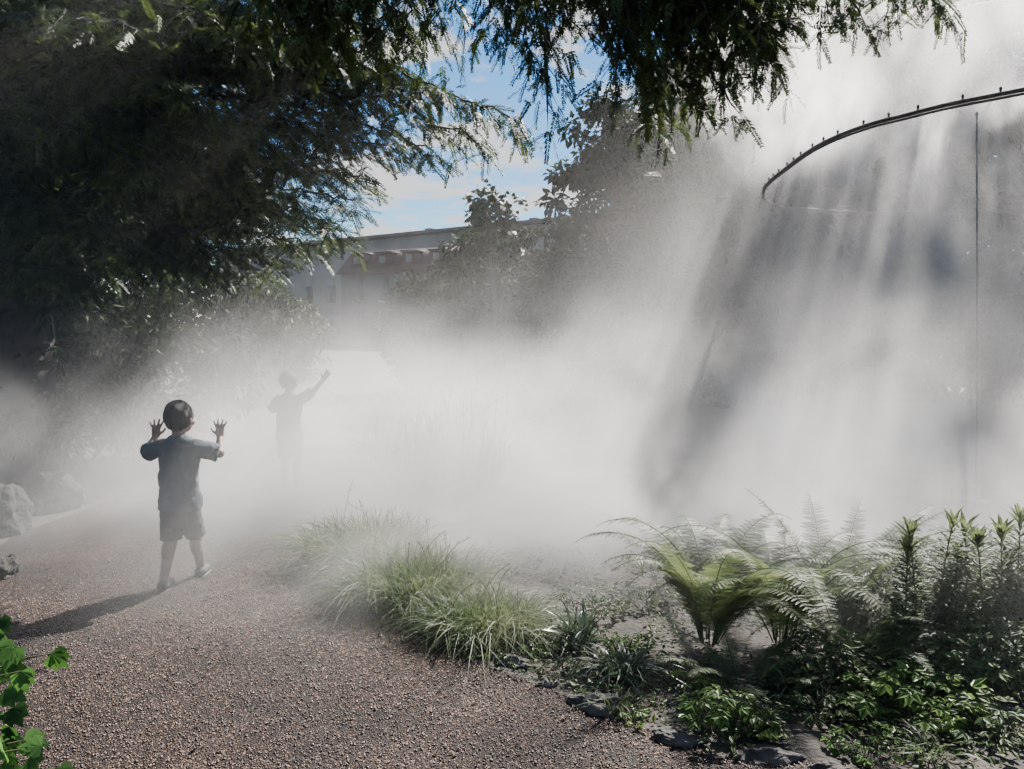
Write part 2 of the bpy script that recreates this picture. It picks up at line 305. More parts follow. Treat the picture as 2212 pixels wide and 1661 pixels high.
# unseen limb and gapped clumps added above the frame to split sunlight into shafts
shaft_limb=np.array([TR+[.3,-.4,4.8],[-2.6,7.6,5.8],[-.9,8.0,6.3],[.9,8.4,6.5]]); mb=MB(); mb.tube(shaft_limb,[.12,.09,.06,.03],8); mb.build('limb',M['yewbark'],yew,True)
for (x,y,z) in [(-2.3,7.0,5.6),(-1.6,8.3,6.2),(-1.3,7.2,5.7),(-.6,8.2,6.2),(-.45,7.1,5.6),(.25,7.9,6.0),(.7,8.8,6.6),(-2.7,8.1,6.2),(1.1,7.9,6.3),(-1.9,6.2,5.2),(-.9,6.3,5.0),(.1,6.7,5.3),(.6,7.3,5.7),(-1.2,5.6,4.7)]:
    P1=np.array([x,y,z])+rng.normal(0,.08,3); j=np.argmin(np.linalg.norm(shaft_limb-P1,axis=1)); P0=P1+nrm(shaft_limb[j]-P1)*.3
    w_,SL,SD=bough_data(P0,P1,.02,.20,.025,.4,.01,extra=4,jit=.06); mb=MB(); add_sprays(mb,SL,SD,SPR_LO,(.9,1.3)); o=mb.build('bough',M['yew'],yew)
    mw=MB(); mw.tube([shaft_limb[j],lerp(shaft_limb[j],P0,.5),P0],[.03,.02,.01],5); mw.tube(*w_[0],4); wo=mw.build('branch',M['yewbark'],yew); wo.parent=o
# ---------------------------------------------------------------- leafy trees / shrubs
def leafy(name,label,cat,base,h,rx,ry,zc0,nclump,nleaf,ls,m,tpl=OV,group=None,off=(0,0,0),fork=1,clr=.5,cone=0,shell=.35,bark='bark',tr=.14):
    base=np.array(base,float); e=empty(name,base,label,cat,group); off_=np.array(off,float)
    cz=(h+zc0)/2; hz=(h-zc0)/2
    dirs=rdir(nclump); rr=rng.uniform(shell,1,nclump)**.6
    cc=dirs*rr[:,None]
    if cone:
        k=1-cone*(cc[:,2]*.5+.5); cc[:,0]*=k*1.2; cc[:,1]*=k*1.2
    cc=cc*[rx,ry,hz]+[0,0,cz]+base+off_
    mb=MB()
    per=max(1,nleaf//nclump); cr_=clr*rng.uniform(.6,1.3,nclump)
    of=rdir(nclump*per)*(rng.uniform(0,1,(nclump*per,1))**.5)
    T=np.repeat(cc,per,0)+of*np.repeat(cr_,per)[:,None]*[1,1,.7]; T[:,2]=np.maximum(T[:,2],.04)
    dd=of+rdir(len(T))*.7+[0,0,-.45]
    mb.inst(tpl[0],tpl[1],basis(dd,roll=rng.uniform(-1,1,len(T))),T,rng.uniform(.65,1.25,len(T))*ls)
    mb.build('crown' if cat=='tree' else 'foliage',m,e)
    mt=MB()
    for f in range(fork):
        a=f*2.4+.5; top=base+off_+[math.cos(a)*rx*.35*(fork>1),math.sin(a)*.3,h*.85]
        pts=[base+[0,0,-.05],lerp(base,top,.3)+[.04,0,0],lerp(base,top,.65)+[rng.uniform(-.1,.1)*rx*.3,0,0],top]
        mt.tube(pts,[tr,tr*.75,tr*.45,tr*.12],8)
    for c_ in cc[::max(1,nclump//16)]:
        s0=base+off_*.5+[0,0,max(.1,min(c_[2]-base[2],h)*.6)]; mt.tube([s0,lerp(s0,c_,.5)+[0,0,.05*h*.2],c_],[tr*.25,tr*.15,tr*.04],5)
    mt.build('trunk' if cat=='tree' else 'stem',M[bark],e,True)
    return e
def gx(px,d): return (px-CX)/F*d
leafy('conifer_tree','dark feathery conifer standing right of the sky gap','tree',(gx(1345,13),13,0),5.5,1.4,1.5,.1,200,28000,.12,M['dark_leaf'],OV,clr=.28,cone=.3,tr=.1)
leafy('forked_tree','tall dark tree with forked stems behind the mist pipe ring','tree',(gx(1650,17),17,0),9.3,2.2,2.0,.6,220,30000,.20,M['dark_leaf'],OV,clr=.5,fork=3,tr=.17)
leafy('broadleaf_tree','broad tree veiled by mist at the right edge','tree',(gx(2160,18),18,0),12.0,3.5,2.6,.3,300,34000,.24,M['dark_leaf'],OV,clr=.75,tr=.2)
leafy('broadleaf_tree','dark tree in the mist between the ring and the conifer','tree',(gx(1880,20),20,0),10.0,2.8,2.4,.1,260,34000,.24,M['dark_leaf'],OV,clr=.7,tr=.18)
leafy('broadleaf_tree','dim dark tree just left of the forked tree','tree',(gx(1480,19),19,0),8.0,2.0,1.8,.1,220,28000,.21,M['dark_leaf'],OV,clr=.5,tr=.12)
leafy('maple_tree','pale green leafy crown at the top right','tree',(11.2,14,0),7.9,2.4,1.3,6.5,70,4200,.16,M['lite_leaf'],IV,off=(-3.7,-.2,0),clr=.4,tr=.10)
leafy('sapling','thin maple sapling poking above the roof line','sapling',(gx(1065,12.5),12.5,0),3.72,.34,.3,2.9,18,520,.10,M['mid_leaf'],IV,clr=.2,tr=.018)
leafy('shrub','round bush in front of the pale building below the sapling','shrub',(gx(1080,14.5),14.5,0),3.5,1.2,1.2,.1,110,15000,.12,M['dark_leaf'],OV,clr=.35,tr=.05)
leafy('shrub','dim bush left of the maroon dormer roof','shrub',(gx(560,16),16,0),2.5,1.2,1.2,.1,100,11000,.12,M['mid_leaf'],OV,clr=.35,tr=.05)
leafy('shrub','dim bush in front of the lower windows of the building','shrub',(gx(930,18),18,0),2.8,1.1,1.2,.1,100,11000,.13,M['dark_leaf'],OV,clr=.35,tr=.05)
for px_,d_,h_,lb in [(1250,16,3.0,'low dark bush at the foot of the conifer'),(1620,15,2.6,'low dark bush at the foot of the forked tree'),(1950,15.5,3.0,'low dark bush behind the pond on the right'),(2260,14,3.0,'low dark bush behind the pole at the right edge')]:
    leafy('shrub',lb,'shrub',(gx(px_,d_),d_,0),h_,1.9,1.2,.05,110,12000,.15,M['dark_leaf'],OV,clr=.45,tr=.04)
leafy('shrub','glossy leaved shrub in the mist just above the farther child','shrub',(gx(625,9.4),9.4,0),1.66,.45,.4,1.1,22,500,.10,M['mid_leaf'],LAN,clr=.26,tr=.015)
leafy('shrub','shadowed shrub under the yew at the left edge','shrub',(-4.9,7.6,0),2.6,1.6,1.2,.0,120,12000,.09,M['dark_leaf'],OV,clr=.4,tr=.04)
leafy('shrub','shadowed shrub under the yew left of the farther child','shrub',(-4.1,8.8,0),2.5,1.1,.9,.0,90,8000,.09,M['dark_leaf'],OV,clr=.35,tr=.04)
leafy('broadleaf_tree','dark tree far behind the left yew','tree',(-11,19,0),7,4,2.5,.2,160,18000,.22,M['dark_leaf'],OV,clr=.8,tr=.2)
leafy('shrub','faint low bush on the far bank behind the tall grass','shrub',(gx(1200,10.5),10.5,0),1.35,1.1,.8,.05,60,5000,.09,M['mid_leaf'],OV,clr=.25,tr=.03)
# ---------------------------------------------------------------- building
def frame(px0,d0,px1,d1):
    a=np.array([gx(px0,d0),d0,0]); b=np.array([gx(px1,d1),d1,0]); x=b-a; Lh=np.linalg.norm(x); x/=Lh
    y=np.array([-x[1],x[0],0])
    return (np.stack([x,y,[0,0,1.]],1),a),Lh
(FR,Lh)=frame(470,88,1300,59)
be=empty('apartment_building',FR[1],'long pale flat-roofed building behind the trees','building')
mb=MB(); mb.box(0,Lh,0,12,0,9.8,FR); mb.build('wall',M['pale_wall'],be)
mb=MB(); mb.box(-.3,Lh+.3,-.3,12.3,9.81,10.15,FR); rf=mb.build('roof',M['wall2'],be)
for q in(.3,.62,.85):
    mb=MB(); mb.box(Lh*q,Lh*q+.7,1,2,10.16,10.5,FR); c_=mb.build('chimney',M['wall2'],be); c_.parent=rf; 
for r_ in range(2):
    for q in range(14):
        mb=MB(); x0=1.5+q*Lh/14.5; mb.box(x0,x0+1.3,-.06,.05,1.2+r_*2.8,2.9+r_*2.8,FR); mb.build('window',M['glass'],be)
(FR,Lh)=frame(740,61,1080,55)
me_=empty('townhouse',FR[1],'house with maroon mansard roof and a row of dormers','house')
mb=MB(); mb.box(0,Lh,0,8,0,5.7,FR); mb.build('wall',M['wall2'],me_)
mb=MB(); v=np.array([(-.3,-.35,5.71),(Lh+.3,-.35,5.71),(Lh+.3,8.3,5.71),(-.3,8.3,5.71),(.2,1.3,7.55),(Lh-.2,1.3,7.55),(Lh-.2,7,7.55),(.2,7,7.55)],float)@FR[0].T+FR[1]
mb.add(v,[(0,1,5,4),(1,2,6,5),(2,3,7,6),(3,0,4,7),(4,5,6,7),(3,2,1,0)]); rf=mb.build('roof',M['mansard'],me_)
nd=5
for q in range(nd):
    x0=1.0+q*(Lh-2.0)/nd
    mb=MB(); mb.box(x0,x0+1.2,-.1,1.6,6.2,7.2,FR); d_=mb.build('dormer',M['mansard'],me_)
    mb=MB(); mb.box(x0+.35,x0+.85,-.14,-.095,6.45,7.0,FR); g_=mb.build('pane',M['white'],me_); g_.parent=d_
    mb=MB(); mb.box(x0-.1,x0+1.3,-.25,1.6,7.21,7.32,FR); g_=mb.build('dormer_roof',M['wall2'],me_); g_.parent=d_
    for r_ in range(2):
        mb=MB(); mb.box(x0+.2,x0+1.1,-.05,.03,1.2+r_*2.4,2.9+r_*2.4,FR); wn=mb.build('window',M['glass'],me_)
        mb=MB(); mb.box(x0+.1,x0+1.2,-.1,-.0,1.08+r_*2.4,1.18+r_*2.4,FR); s_=mb.build('sill',M['white'],me_); s_.parent=wn
# ---------------------------------------------------------------- mist ring, pole
ZR=3.0
rp=[(2420,150),(2212,193),(2050,225),(1950,250),(1880,268),(1800,298),(1745,328),(1695,365),(1662,392),(1649,412),(1655,432),(1685,447),(1740,451)]
rp=[G(*p,ZR) for p in rp]
ctr=np.array([5.05,7.25,ZR])
last=rp[-1]; a0=math.atan2(last[1]-ctr[1],last[0]-ctr[0]); r0=np.linalg.norm(last-ctr)
fst=rp[0]; a1=math.atan2(fst[1]-ctr[1],fst[0]-ctr[0]); r1=np.linalg.norm(fst-ctr)
arc=[]
da=(a1-a0)
while da>0: da-=2*math.pi
for k in range(1,24):
    t=k/24; a=a0+da*t; rr_=r0+(r1-r0)*t; arc.append(ctr+[rr_*math.cos(a),rr_*math.sin(a),0])
ringpts=np.array(rp+arc+[rp[0]])
def catmull(P,n=6):
    P=np.array(P);m=len(P)-1;o=[]
    for i in range(m):
        p0=P[(i-1)%m];p1=P[i];p2=P[i+1];p3=P[(i+2)%m] if i+2>m else P[i+2]
        for k in range(n):
            t=k/n;o.append(.5*((2*p1)+(-p0+p2)*t+(2*p0-5*p1+4*p2-p3)*t*t+(-p0+3*p1-3*p2+p3)*t**3))
    o.append(P[-1]);return np.array(o)
rs=catmull(ringpts)
re_=empty('mist_pipe_ring',ctr,'dark metal misting pipe ring with small nozzles overhead at right','mist pipe')
mb=MB(); mb.tube(rs,.016,8); mb.tube(rs+[0,0,-.027],.009,6); mb.build('pipe',M['pipe'],re_,True)
seg=np.r_[0,np.cumsum(np.linalg.norm(np.diff(rs,axis=0),axis=1))]
k=0;s_=0.1
while s_<seg[-1]-.1:
    p=np.array([np.interp(s_,seg,rs[:,i]) for i in range(3)]); mb=MB(); mb.tube([p+[0,0,.012],p+[0,0,.030],p+[0,0,.031],p+[0,0,.046]],[.008,.008,.012,.007],6); mb.build('nozzle',M['pipe'],re_); 
    s_+=.22 if k%3 else .3; k+=1
P=G(2112,1085); pt=A(2110,250,P[1])
po=empty('support_pole',P,'slim upright metal pole rising through the mist at right','pole')
mb=MB(); mb.tube([P,pt],.008,10); mb.tube([pt,pt+[0,0,.03]],[.013,.011],10); mb.build('shaft',M['pole'],po,True)
mb=MB(); mb.tube([P+[0,0,0],P+[0,0,.02],P+[0,0,.021],P+[0,0,.05]],[.09,.09,.03,.03],12); mb.build('base_plate',M['pole'],po,True)
mb=MB()
for q in (rs[12],rs[8]): mb.tube([pt,lerp(pt,q,.5)-[0,0,.03],q],.0015,4)
mb.build('wire',M['pipe'],po)
# ---------------------------------------------------------------- rocks
def rock(p,sx,sy,sz,label,seed,rz=0,group=None,m='rock'):
    bm=bmesh.new(); bmesh.ops.create_icosphere(bm,subdivisions=5,radius=1)
    for v in bm.verts:
        n=mnoise.noise_vector(v.co*1.1+Vector((seed*7.3,0,0)))
        v.co+=n*.38+mnoise.noise_vector(v.co*2.6+Vector((seed,0,0)))*.18+mnoise.noise_vector(v.co*7+Vector((seed,0,0)))*.07
        v.co=Vector((v.co.x*sx,v.co.y*sy,v.co.z*sz))
    me=D.meshes.new('rock'); bm.to_mesh(me); bm.free()
    o=link('rock',me,M[m]); o.location=(p[0],p[1],sz*.1); o.rotation_euler=(0,0,rz); tag(o,label,'rock',group)
    me.polygons.foreach_set('use_smooth',np.ones(len(me.polygons),dtype=bool)); return o
rock(G(1105,1432),.10,.04,.035,'low grey edging stone nearest the grass tussock',1,-.5)
rock(G(1290,1530),.10,.06,.055,'dark angular edging stone in the middle of the path edge',2,-.4)
rock(G(1465,1603),.10,.045,.035,'flat edging stone below the leafy seedlings',3,-.3)
rock(G(1660,1640),.10,.05,.04,'rounded dark stone near the bottom edge',4,-.1)
rock(G(1790,1668),.07,.04,.03,'small stone at the bottom edge, right of the rounded one',5,0)
rock(G(1180,1480),.05,.03,.02,'small stone half sunk beside the path edge',6,.3)
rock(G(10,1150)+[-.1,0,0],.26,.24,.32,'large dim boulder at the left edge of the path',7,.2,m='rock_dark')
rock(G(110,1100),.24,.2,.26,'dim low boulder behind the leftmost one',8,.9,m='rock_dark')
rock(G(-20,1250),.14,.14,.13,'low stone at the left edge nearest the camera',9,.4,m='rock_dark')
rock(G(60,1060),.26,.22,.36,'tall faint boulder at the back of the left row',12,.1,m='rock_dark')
# ---------------------------------------------------------------- grass tussocks
def tussock(name,label,c,rx,ry,n,Lg,m,width=.004,lean=.9,up=.9,group=None,seeds=0,cat='grass'):
    c=np.array(c,float); e=empty(name,c,label,cat,group)
    r=np.sqrt(rng.uniform(0,1,n)); a=rng.uniform(0,2*np.pi,n); b=c+np.stack([r*np.cos(a)*rx,r*np.sin(a)*ry,np.zeros(n)],1)
    a2=a+rng.normal(0,1.1,n); o=np.stack([np.cos(a2),np.sin(a2),np.zeros(n)],1); ln=Lg*rng.uniform(.4,1.2,n); ou=lean*(.25+.75*r)*rng.uniform(.3,1.4,n)
    K=6; s=np.linspace(0,1,K); 
    P=b[:,None]+o[:,None]*(ln*ou)[:,None,None]*(s*.35+s*s*.65)[None,:,None]
    z=ln[:,None]*(up*s[None]-(.2+.6*ou[:,None])*s[None]**2.2); P[:,:,2]+=z; P[:,:,2]=np.maximum(P[:,:,2],.01+.02*s[None])
    P[:,:,:2]+=(rng.normal(0,.05,(n,2))*Lg)[:,None,:]*(s*s)[None,:,None]
    sd_=np.cross(o,[0,0,1.])+rng.normal(0,.5,(n,3)); sd_=nrm(sd_); wd=width*rng.uniform(.6,1.2,n)[:,None]*np.array([.8,1,1,.8,.5,.08])[None]
    V=np.stack([P-sd_[:,None]*wd[:,:,None],P+sd_[:,None]*wd[:,:,None]],2).reshape(-1,3)
    q=np.array([(2*k,2*k+1,2*k+3,2*k+2) for k in range(K-1)]); Q=(q[None]+(np.arange(n)*2*K)[:,None,None]).reshape(-1,4)
    mb=MB(); mb.add(V,Q); mb.build('blades',m,e)
    for i in range(seeds):
        a=rng.uniform(0,6.28); h=Lg*rng.uniform(1.0,1.35); p0=c+[rng.uniform(-rx,rx)*.7,rng.uniform(-ry,ry)*.7,0]; k=np.linspace(0,1,7)[:,None]
        pts=p0+np.array([math.cos(a),math.sin(a),0])*h*.45*k**2+np.array([0,0,1.])*h*(k-.18*k**3)
        mb=MB(); mb.tube(pts,.0016,4); N_=12; T=pts[-1]+(pts[-1]-pts[-2])*np.linspace(-1.3,.1,N_)[:,None]
        mb.inst(LAN[0],LAN[1],basis(rdir(N_)+[0,0,.3]),T,rng.uniform(.014,.026,N_)); mb.build('seed_head',M['twig'],e)
    return e
tussock('grass_tussock','bright arching sedge tussock at the middle of the path edge',G(1040,1365),.26,.20,2600,.36,M['grass'],.0019,.9,.9,seeds=5)
tussock('grass_tussock','hazy sedge tussock behind the bright one, nearer the boy',G(900,1290),.38,.32,4600,.42,M['grass'],.002,.85,.95,seeds=7)
tussock('grass_tussock','faint sedge tussock farthest along the path edge',G(790,1220),.36,.3,3000,.44,M['grass'],.0024,.9,1.0,seeds=3)
tussock('grass_tussock','small fresh sedge tuft against the edging stones',G(1150,1385),.10,.08,500,.20,M['grass'],.002,.9,.95)
tussock('tall_grass','backlit tall grass clump glowing in the far mist',(gx(1010,7.4),7.4,0),.35,.3,420,1.0,M['grass'],.005,.4,1.1,seeds=6)
tussock('tall_grass','fainter tall grass left of the glowing clump',(gx(880,7.5),7.5,0),.35,.3,260,.9,M['grass'],.005,.5,1.1,seeds=6)
tussock('bladed_plant','dark strappy tuft right of the sedge',G(1250,1400),.06,.05,90,.32,M['liriope'],.006,.8,.95,cat='plant')
tussock('bladed_plant','dark strappy tuft in front of the fern',G(1345,1465),.09,.06,120,.28,M['liriope'],.006,1.0,.9,cat='plant')
tussock('bladed_plant','short grass tuft under the big dark stems',G(1700,1500),.12,.08,160,.20,M['liriope'],.004,1.0,.9,cat='plant')
tussock('grass_tussock','green grass tuft at the bottom right corner',G(2010,1640),.06,.05,60,.18,M['grass'],.003,1.0,.9)
tussock('grass_tussock','small grass tuft by the middle edging stone',G(1330,1540),.05,.04,40,.18,M['grass'],.003,1.0,.9)
# ---------------------------------------------------------------- ferns
def pinna_t(n=11):
    V=[];Q=[]
    for i in range(n):
        t=(i+.5)/n; l=.20*(1-t)**.75+.02
        for sg in(-1,1):
            k=len(V); b=np.array([0,t,0]); d=np.array([sg*.9,.55,-.1]); 
            V+=[b-[0,.028,0],b+d*l*.55-np.array([0,.035,0]),b+d*l,b+d*l*.4+np.array([0,.045,0])]; Q.append((k,k+1,k+2,k+3))
    k=len(V); V+=[np.array(p,float) for p in[(-.008,0,0),(.008,0,0),(.003,1.03,0),(-.003,1.03,0)]]; Q.append((k,k+1,k+2,k+3))
    return np.array(V,float),np.array(Q)
PIN=pinna_t()
def fern(label,c,nf,Lf,m,el=(60,82),azs=None,bend=1.5,group=None,lr=(.8,1.06)):
    c=np.array(c,float); e=empty('fern_plant',c,label,'fern',group)
    for i in range(nf):
        az=azs[i] if azs else 2*math.pi*i*.618+rng.uniform(-.25,.25); L_=Lf*rng.uniform(*lr); e0=R(rng.uniform(*el)); bd=bend*rng.uniform(.8,1.2)
        K=30; s=np.linspace(0,1,K); ang=e0-bd*s**1.8; h=np.array([math.cos(az),math.sin(az),0])
        st=h*np.cos(ang)[:,None]+np.array([0,0,1.])*np.sin(ang)[:,None]; pts=c+h*.03+np.cumsum(st,0)*L_/K
        sw=rng.uniform(-.22,.22); pts+=np.cross(h,[0,0,1.])*(sw*L_*s**2)[:,None]
        mb=MB(); mb.tube(pts,.003*(1-.8*s)+.0006,5)
        tg=nrm(np.gradient(pts,axis=0)); S_=np.cross(tg,[0,0,1.]); S_=nrm(S_); Nn=np.cross(S_,tg)
        np_=40; tt=np.linspace(.10,.985,np_); T=[];DD=[];UP=[];SC=[]
        for j,t in enumerate(tt):
            p=np.array([np.interp(t,s,pts[:,q]) for q in range(3)]); k=int(t*(K-1)); pl=.15*L_*(1-t)**.65*min(1,(t-.0)*3.2)+.007
            for sg in(-1,1):
                T.append(p); DD.append(S_[k]*sg+tg[k]*.35+Nn[k]*rng.uniform(-.25,.12)+[0,0,-.12]+rng.normal(0,.05,3)); UP.append(Nn[k]); SC.append(pl*rng.uniform(.85,1.1))
        SC=np.array(SC); mb.inst(PIN[0],PIN[1],basis(np.array(DD),np.array(UP)),np.array(T),np.stack([np.minimum(SC,.10)*1.0,SC,SC],1)); mb.build('frond',m,e)
    return e
fern('large sunlit fern with arching fronds right of the pond gap',G(1530,1400),22,.92,M['fern'],(62,88),bend=2.0)
fern('second sunlit fern close to the right of the largest one',G(1690,1400)+[0,.02,0],20,.92,M['fern'],(64,88),bend=2.0)
fern('low dark fern in the shade in front of the sunlit ferns',G(1600,1490),9,.42,M['fern_dark'],(35,65),bend=1.2)
fern('dark fern in shade at the right of the sunlit pair',G(1850,1440),12,.56,M['fern_dark'],(50,75),bend=1.4)
fern('small fern with one frond raised above the right hand bushes',G(1800,1370),7,.84,M['fern'],(60,75),azs=[.35,.9,1.6,2.2,-.2,5.2,.15],bend=.9)
# ---------------------------------------------------------------- whorled upright plants
def whorled(label,c,h,m,n=46,ll=.085,group=None):
    c=np.array(c,float); e=empty('whorled_plant',c,label,'plant',group); lx=rng.uniform(-.06,.06); k=np.linspace(0,1,6)[:,None]
    pts=c+np.array([lx,rng.uniform(-.03,.03),0])*k**2+np.array([0,0,h])*k
    mb=MB(); mb.tube(pts,.003,5); mb.build('stem',M['twig'],e)
    t=np.sort(rng.uniform(.15,1,n)**.7); T=np.stack([np.interp(t,k[:,0],pts[:,q]) for q in range(3)],1); a=np.arange(n)*2.4
    el=np.where(t>.9,1.1,.35)*rng.uniform(.6,1.2,n); d=np.stack([np.cos(a)*np.cos(el),np.sin(a)*np.cos(el),np.sin(el)],1)
    mb=MB(); mb.inst(LAN[0]*[1.1,1,1],LAN[1],basis(d),T,ll*rng.uniform(.8,1.15,n)); mb.build('foliage',m,e); return e
wl=[(1990,1140,'first'),(2032,1112,'tallest'),(2098,1145,'third'),(2135,1165,'fourth'),(2172,1150,'fifth'),(2205,1118,'rightmost'),(1960,1185,'short left'),(2060,1200,'short middle'),(2190,1210,'short right')]
for i,(px,py,t) in enumerate(wl):
    d=3.35+.12*(i%3); tp=A(px,py,d)
    lb={'first':'upright whorled plant, leftmost of the tall right hand row','tallest':'tallest upright whorled plant of the right hand row','third':'upright whorled plant just right of the tallest','fourth':'upright whorled plant between two taller ones near the right edge','fifth':'upright whorled plant second from the right edge','rightmost':'upright whorled plant cut by the right edge','short left':'short whorled plant at the left end of the row','short middle':'short whorled plant below the gap right of the tallest','short right':'short whorled plant low at the right edge'}[t]
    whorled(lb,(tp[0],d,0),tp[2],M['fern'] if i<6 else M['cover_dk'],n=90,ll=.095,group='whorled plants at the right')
# ---------------------------------------------------------------- low shrubs & cover
def lowplant(name,label,c,rx,ry,h,n,ls,m,tpl=OV,cat='plant',group=None):
    c=np.array(c,float); e=empty(name,c,label,cat,group)
    r=np.sqrt(rng.uniform(0,1,n)); a=rng.uniform(0,6.283,n); z=h*(1-.6*r**2)*rng.uniform(.35,1,n)
    T=c+np.stack([r*np.cos(a)*rx,r*np.sin(a)*ry,z],1)
    d=np.stack([np.cos(a+rng.normal(0,.8,n)),np.sin(a+rng.normal(0,.8,n)),rng.uniform(-.35,.35,n)],1)
    mb=MB(); mb.inst(tpl[0],tpl[1],basis(d,roll=rng.uniform(-.4,.4,n)),T,ls*rng.uniform(.6,1.2,n)); mb.build('foliage',m,e)
    mb=MB()
    for q in T[::max(1,n//40)]: mb.tube([c+(q-c)*[.6,.6,0],lerp(c,q,.7)*[1,1,0]+[0,0,q[2]*.6],q],[.0022,.0018,.001],4)
    mb.build('stem',M['twig'],e); return e
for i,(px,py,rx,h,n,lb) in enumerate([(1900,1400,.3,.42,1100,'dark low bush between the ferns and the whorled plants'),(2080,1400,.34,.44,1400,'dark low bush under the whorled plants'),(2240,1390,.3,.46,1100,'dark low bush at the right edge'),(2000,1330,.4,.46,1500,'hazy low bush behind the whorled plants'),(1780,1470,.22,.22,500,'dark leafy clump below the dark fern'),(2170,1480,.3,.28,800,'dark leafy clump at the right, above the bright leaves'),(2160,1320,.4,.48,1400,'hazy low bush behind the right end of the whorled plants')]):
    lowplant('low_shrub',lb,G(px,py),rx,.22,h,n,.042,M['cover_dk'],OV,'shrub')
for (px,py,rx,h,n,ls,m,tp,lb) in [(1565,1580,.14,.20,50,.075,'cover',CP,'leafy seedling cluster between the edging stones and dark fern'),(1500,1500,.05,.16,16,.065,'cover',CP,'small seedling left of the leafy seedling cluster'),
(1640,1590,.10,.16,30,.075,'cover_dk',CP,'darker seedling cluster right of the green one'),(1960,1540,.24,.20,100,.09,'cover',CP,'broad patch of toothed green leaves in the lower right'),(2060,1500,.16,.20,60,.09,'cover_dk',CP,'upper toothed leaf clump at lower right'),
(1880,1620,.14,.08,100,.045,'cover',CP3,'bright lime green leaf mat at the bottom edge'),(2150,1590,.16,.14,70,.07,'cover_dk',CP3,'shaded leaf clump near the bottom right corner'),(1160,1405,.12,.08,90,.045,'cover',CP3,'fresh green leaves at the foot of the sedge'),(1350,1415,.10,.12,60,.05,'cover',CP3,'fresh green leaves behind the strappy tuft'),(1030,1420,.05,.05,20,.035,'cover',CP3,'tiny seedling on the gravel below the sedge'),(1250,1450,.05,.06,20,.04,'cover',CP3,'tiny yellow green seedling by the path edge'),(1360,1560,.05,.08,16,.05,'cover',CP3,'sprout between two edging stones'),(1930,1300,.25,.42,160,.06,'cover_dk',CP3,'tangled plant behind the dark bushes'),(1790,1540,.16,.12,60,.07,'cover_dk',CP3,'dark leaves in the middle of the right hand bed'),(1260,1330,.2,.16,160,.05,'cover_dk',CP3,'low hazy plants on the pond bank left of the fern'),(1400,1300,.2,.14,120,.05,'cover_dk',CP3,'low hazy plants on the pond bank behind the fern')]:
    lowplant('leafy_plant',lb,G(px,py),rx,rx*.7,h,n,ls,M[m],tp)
T=[]
while len(T)<12000:
    x=random.uniform(-.3,3.4); y=random.uniform(2.2,5.2)
    if not inpoly(x,y,pathpts) and mnoise.noise(Vector((x*2.2,y*2.2,3)))>-.12: T.append((x,y,random.uniform(.004,.05)))
T=np.array(T); mb=MB(); mb.inst(OV[0],OV[1],basis(rdir(len(T))*[1,1,.35],roll=rng.uniform(-.5,.5,len(T))),T,rng.uniform(.012,.034,len(T))); tag(mb.build('ground_cover',M['cover_dk']),'dark creeping ground cover over the planting bed','ground cover',kind='stuff')
T=[]
while len(T)<1500:
    x=random.uniform(-3,2.6); y=random.uniform(2,5); T.append((x,y,.014))
T=np.array(T); mb=MB(); mb.inst(OV[0],OV[1],basis(rdir(len(T))*[1,1,.15]),T,rng.uniform(.008,.028,len(T))); M['litter']=leafmat('leaf_litter',(.02,.012,.008),(.06,.04,.022),.1,.6,20); tag(mb.build('leaf_litter',M['litter']),'small dry leaves and twigs littering path and bed','leaf litter',kind='stuff')
# ---------------------------------------------------------------- ivy at lower left
iv=empty('ivy_plant',A(-60,1700,2.0),'glossy ivy with bright green leaves in the lower left corner','ivy')
mb=MB(); ms=MB()
for (px,py,d) in [(20,1370,2.05),(40,1400,2.0),(15,1440,2.0),(55,1450,1.95),(20,1490,1.95),(5,1340,2.1),(10,1540,1.9),(30,1570,1.9),(60,1600,1.85),(20,1625,1.8),(100,1612,1.8),(70,1640,1.8),(10,1655,1.8),(40,1680,1.8),(-30,1400,2),(-30,1500,1.9),(-40,1600,1.9),(120,1412,2.2),(-10,1585,1.85),(130,1660,1.8),(35,1530,1.95),(60,1660,1.8),(0,1460,2),(0,1400,2),(25,1600,1.9),(-10,1630,1.8)]:
    p=A(px-10,py,d)[None]; dd=np.array([[random.uniform(-.5,1),random.uniform(-.8,.2),random.uniform(-.9,.2)]]); mb.inst(IV[0],IV[1],basis(dd,np.array([[random.uniform(-.3,.3),-1,.8]])),p,np.array([random.uniform(.05,.07)]))
    ms.tube([A(-90,py+60,d+.1),lerp(A(-90,py+60,d+.1),p[0],.5)+[0,0,.02],p[0]],.0018,4)
N=500; T=np.array([A(random.uniform(-420,-40),random.uniform(1330,1800),random.uniform(1.9,2.5)) for _ in range(N)]); T[:,2]=np.maximum(T[:,2],.03)
mb.inst(IV[0],IV[1],basis(rdir(N)),T,rng.uniform(.04,.06,N)); mb.build('foliage',M['ivy'],iv); ms.build('stem',M['twig'],iv)
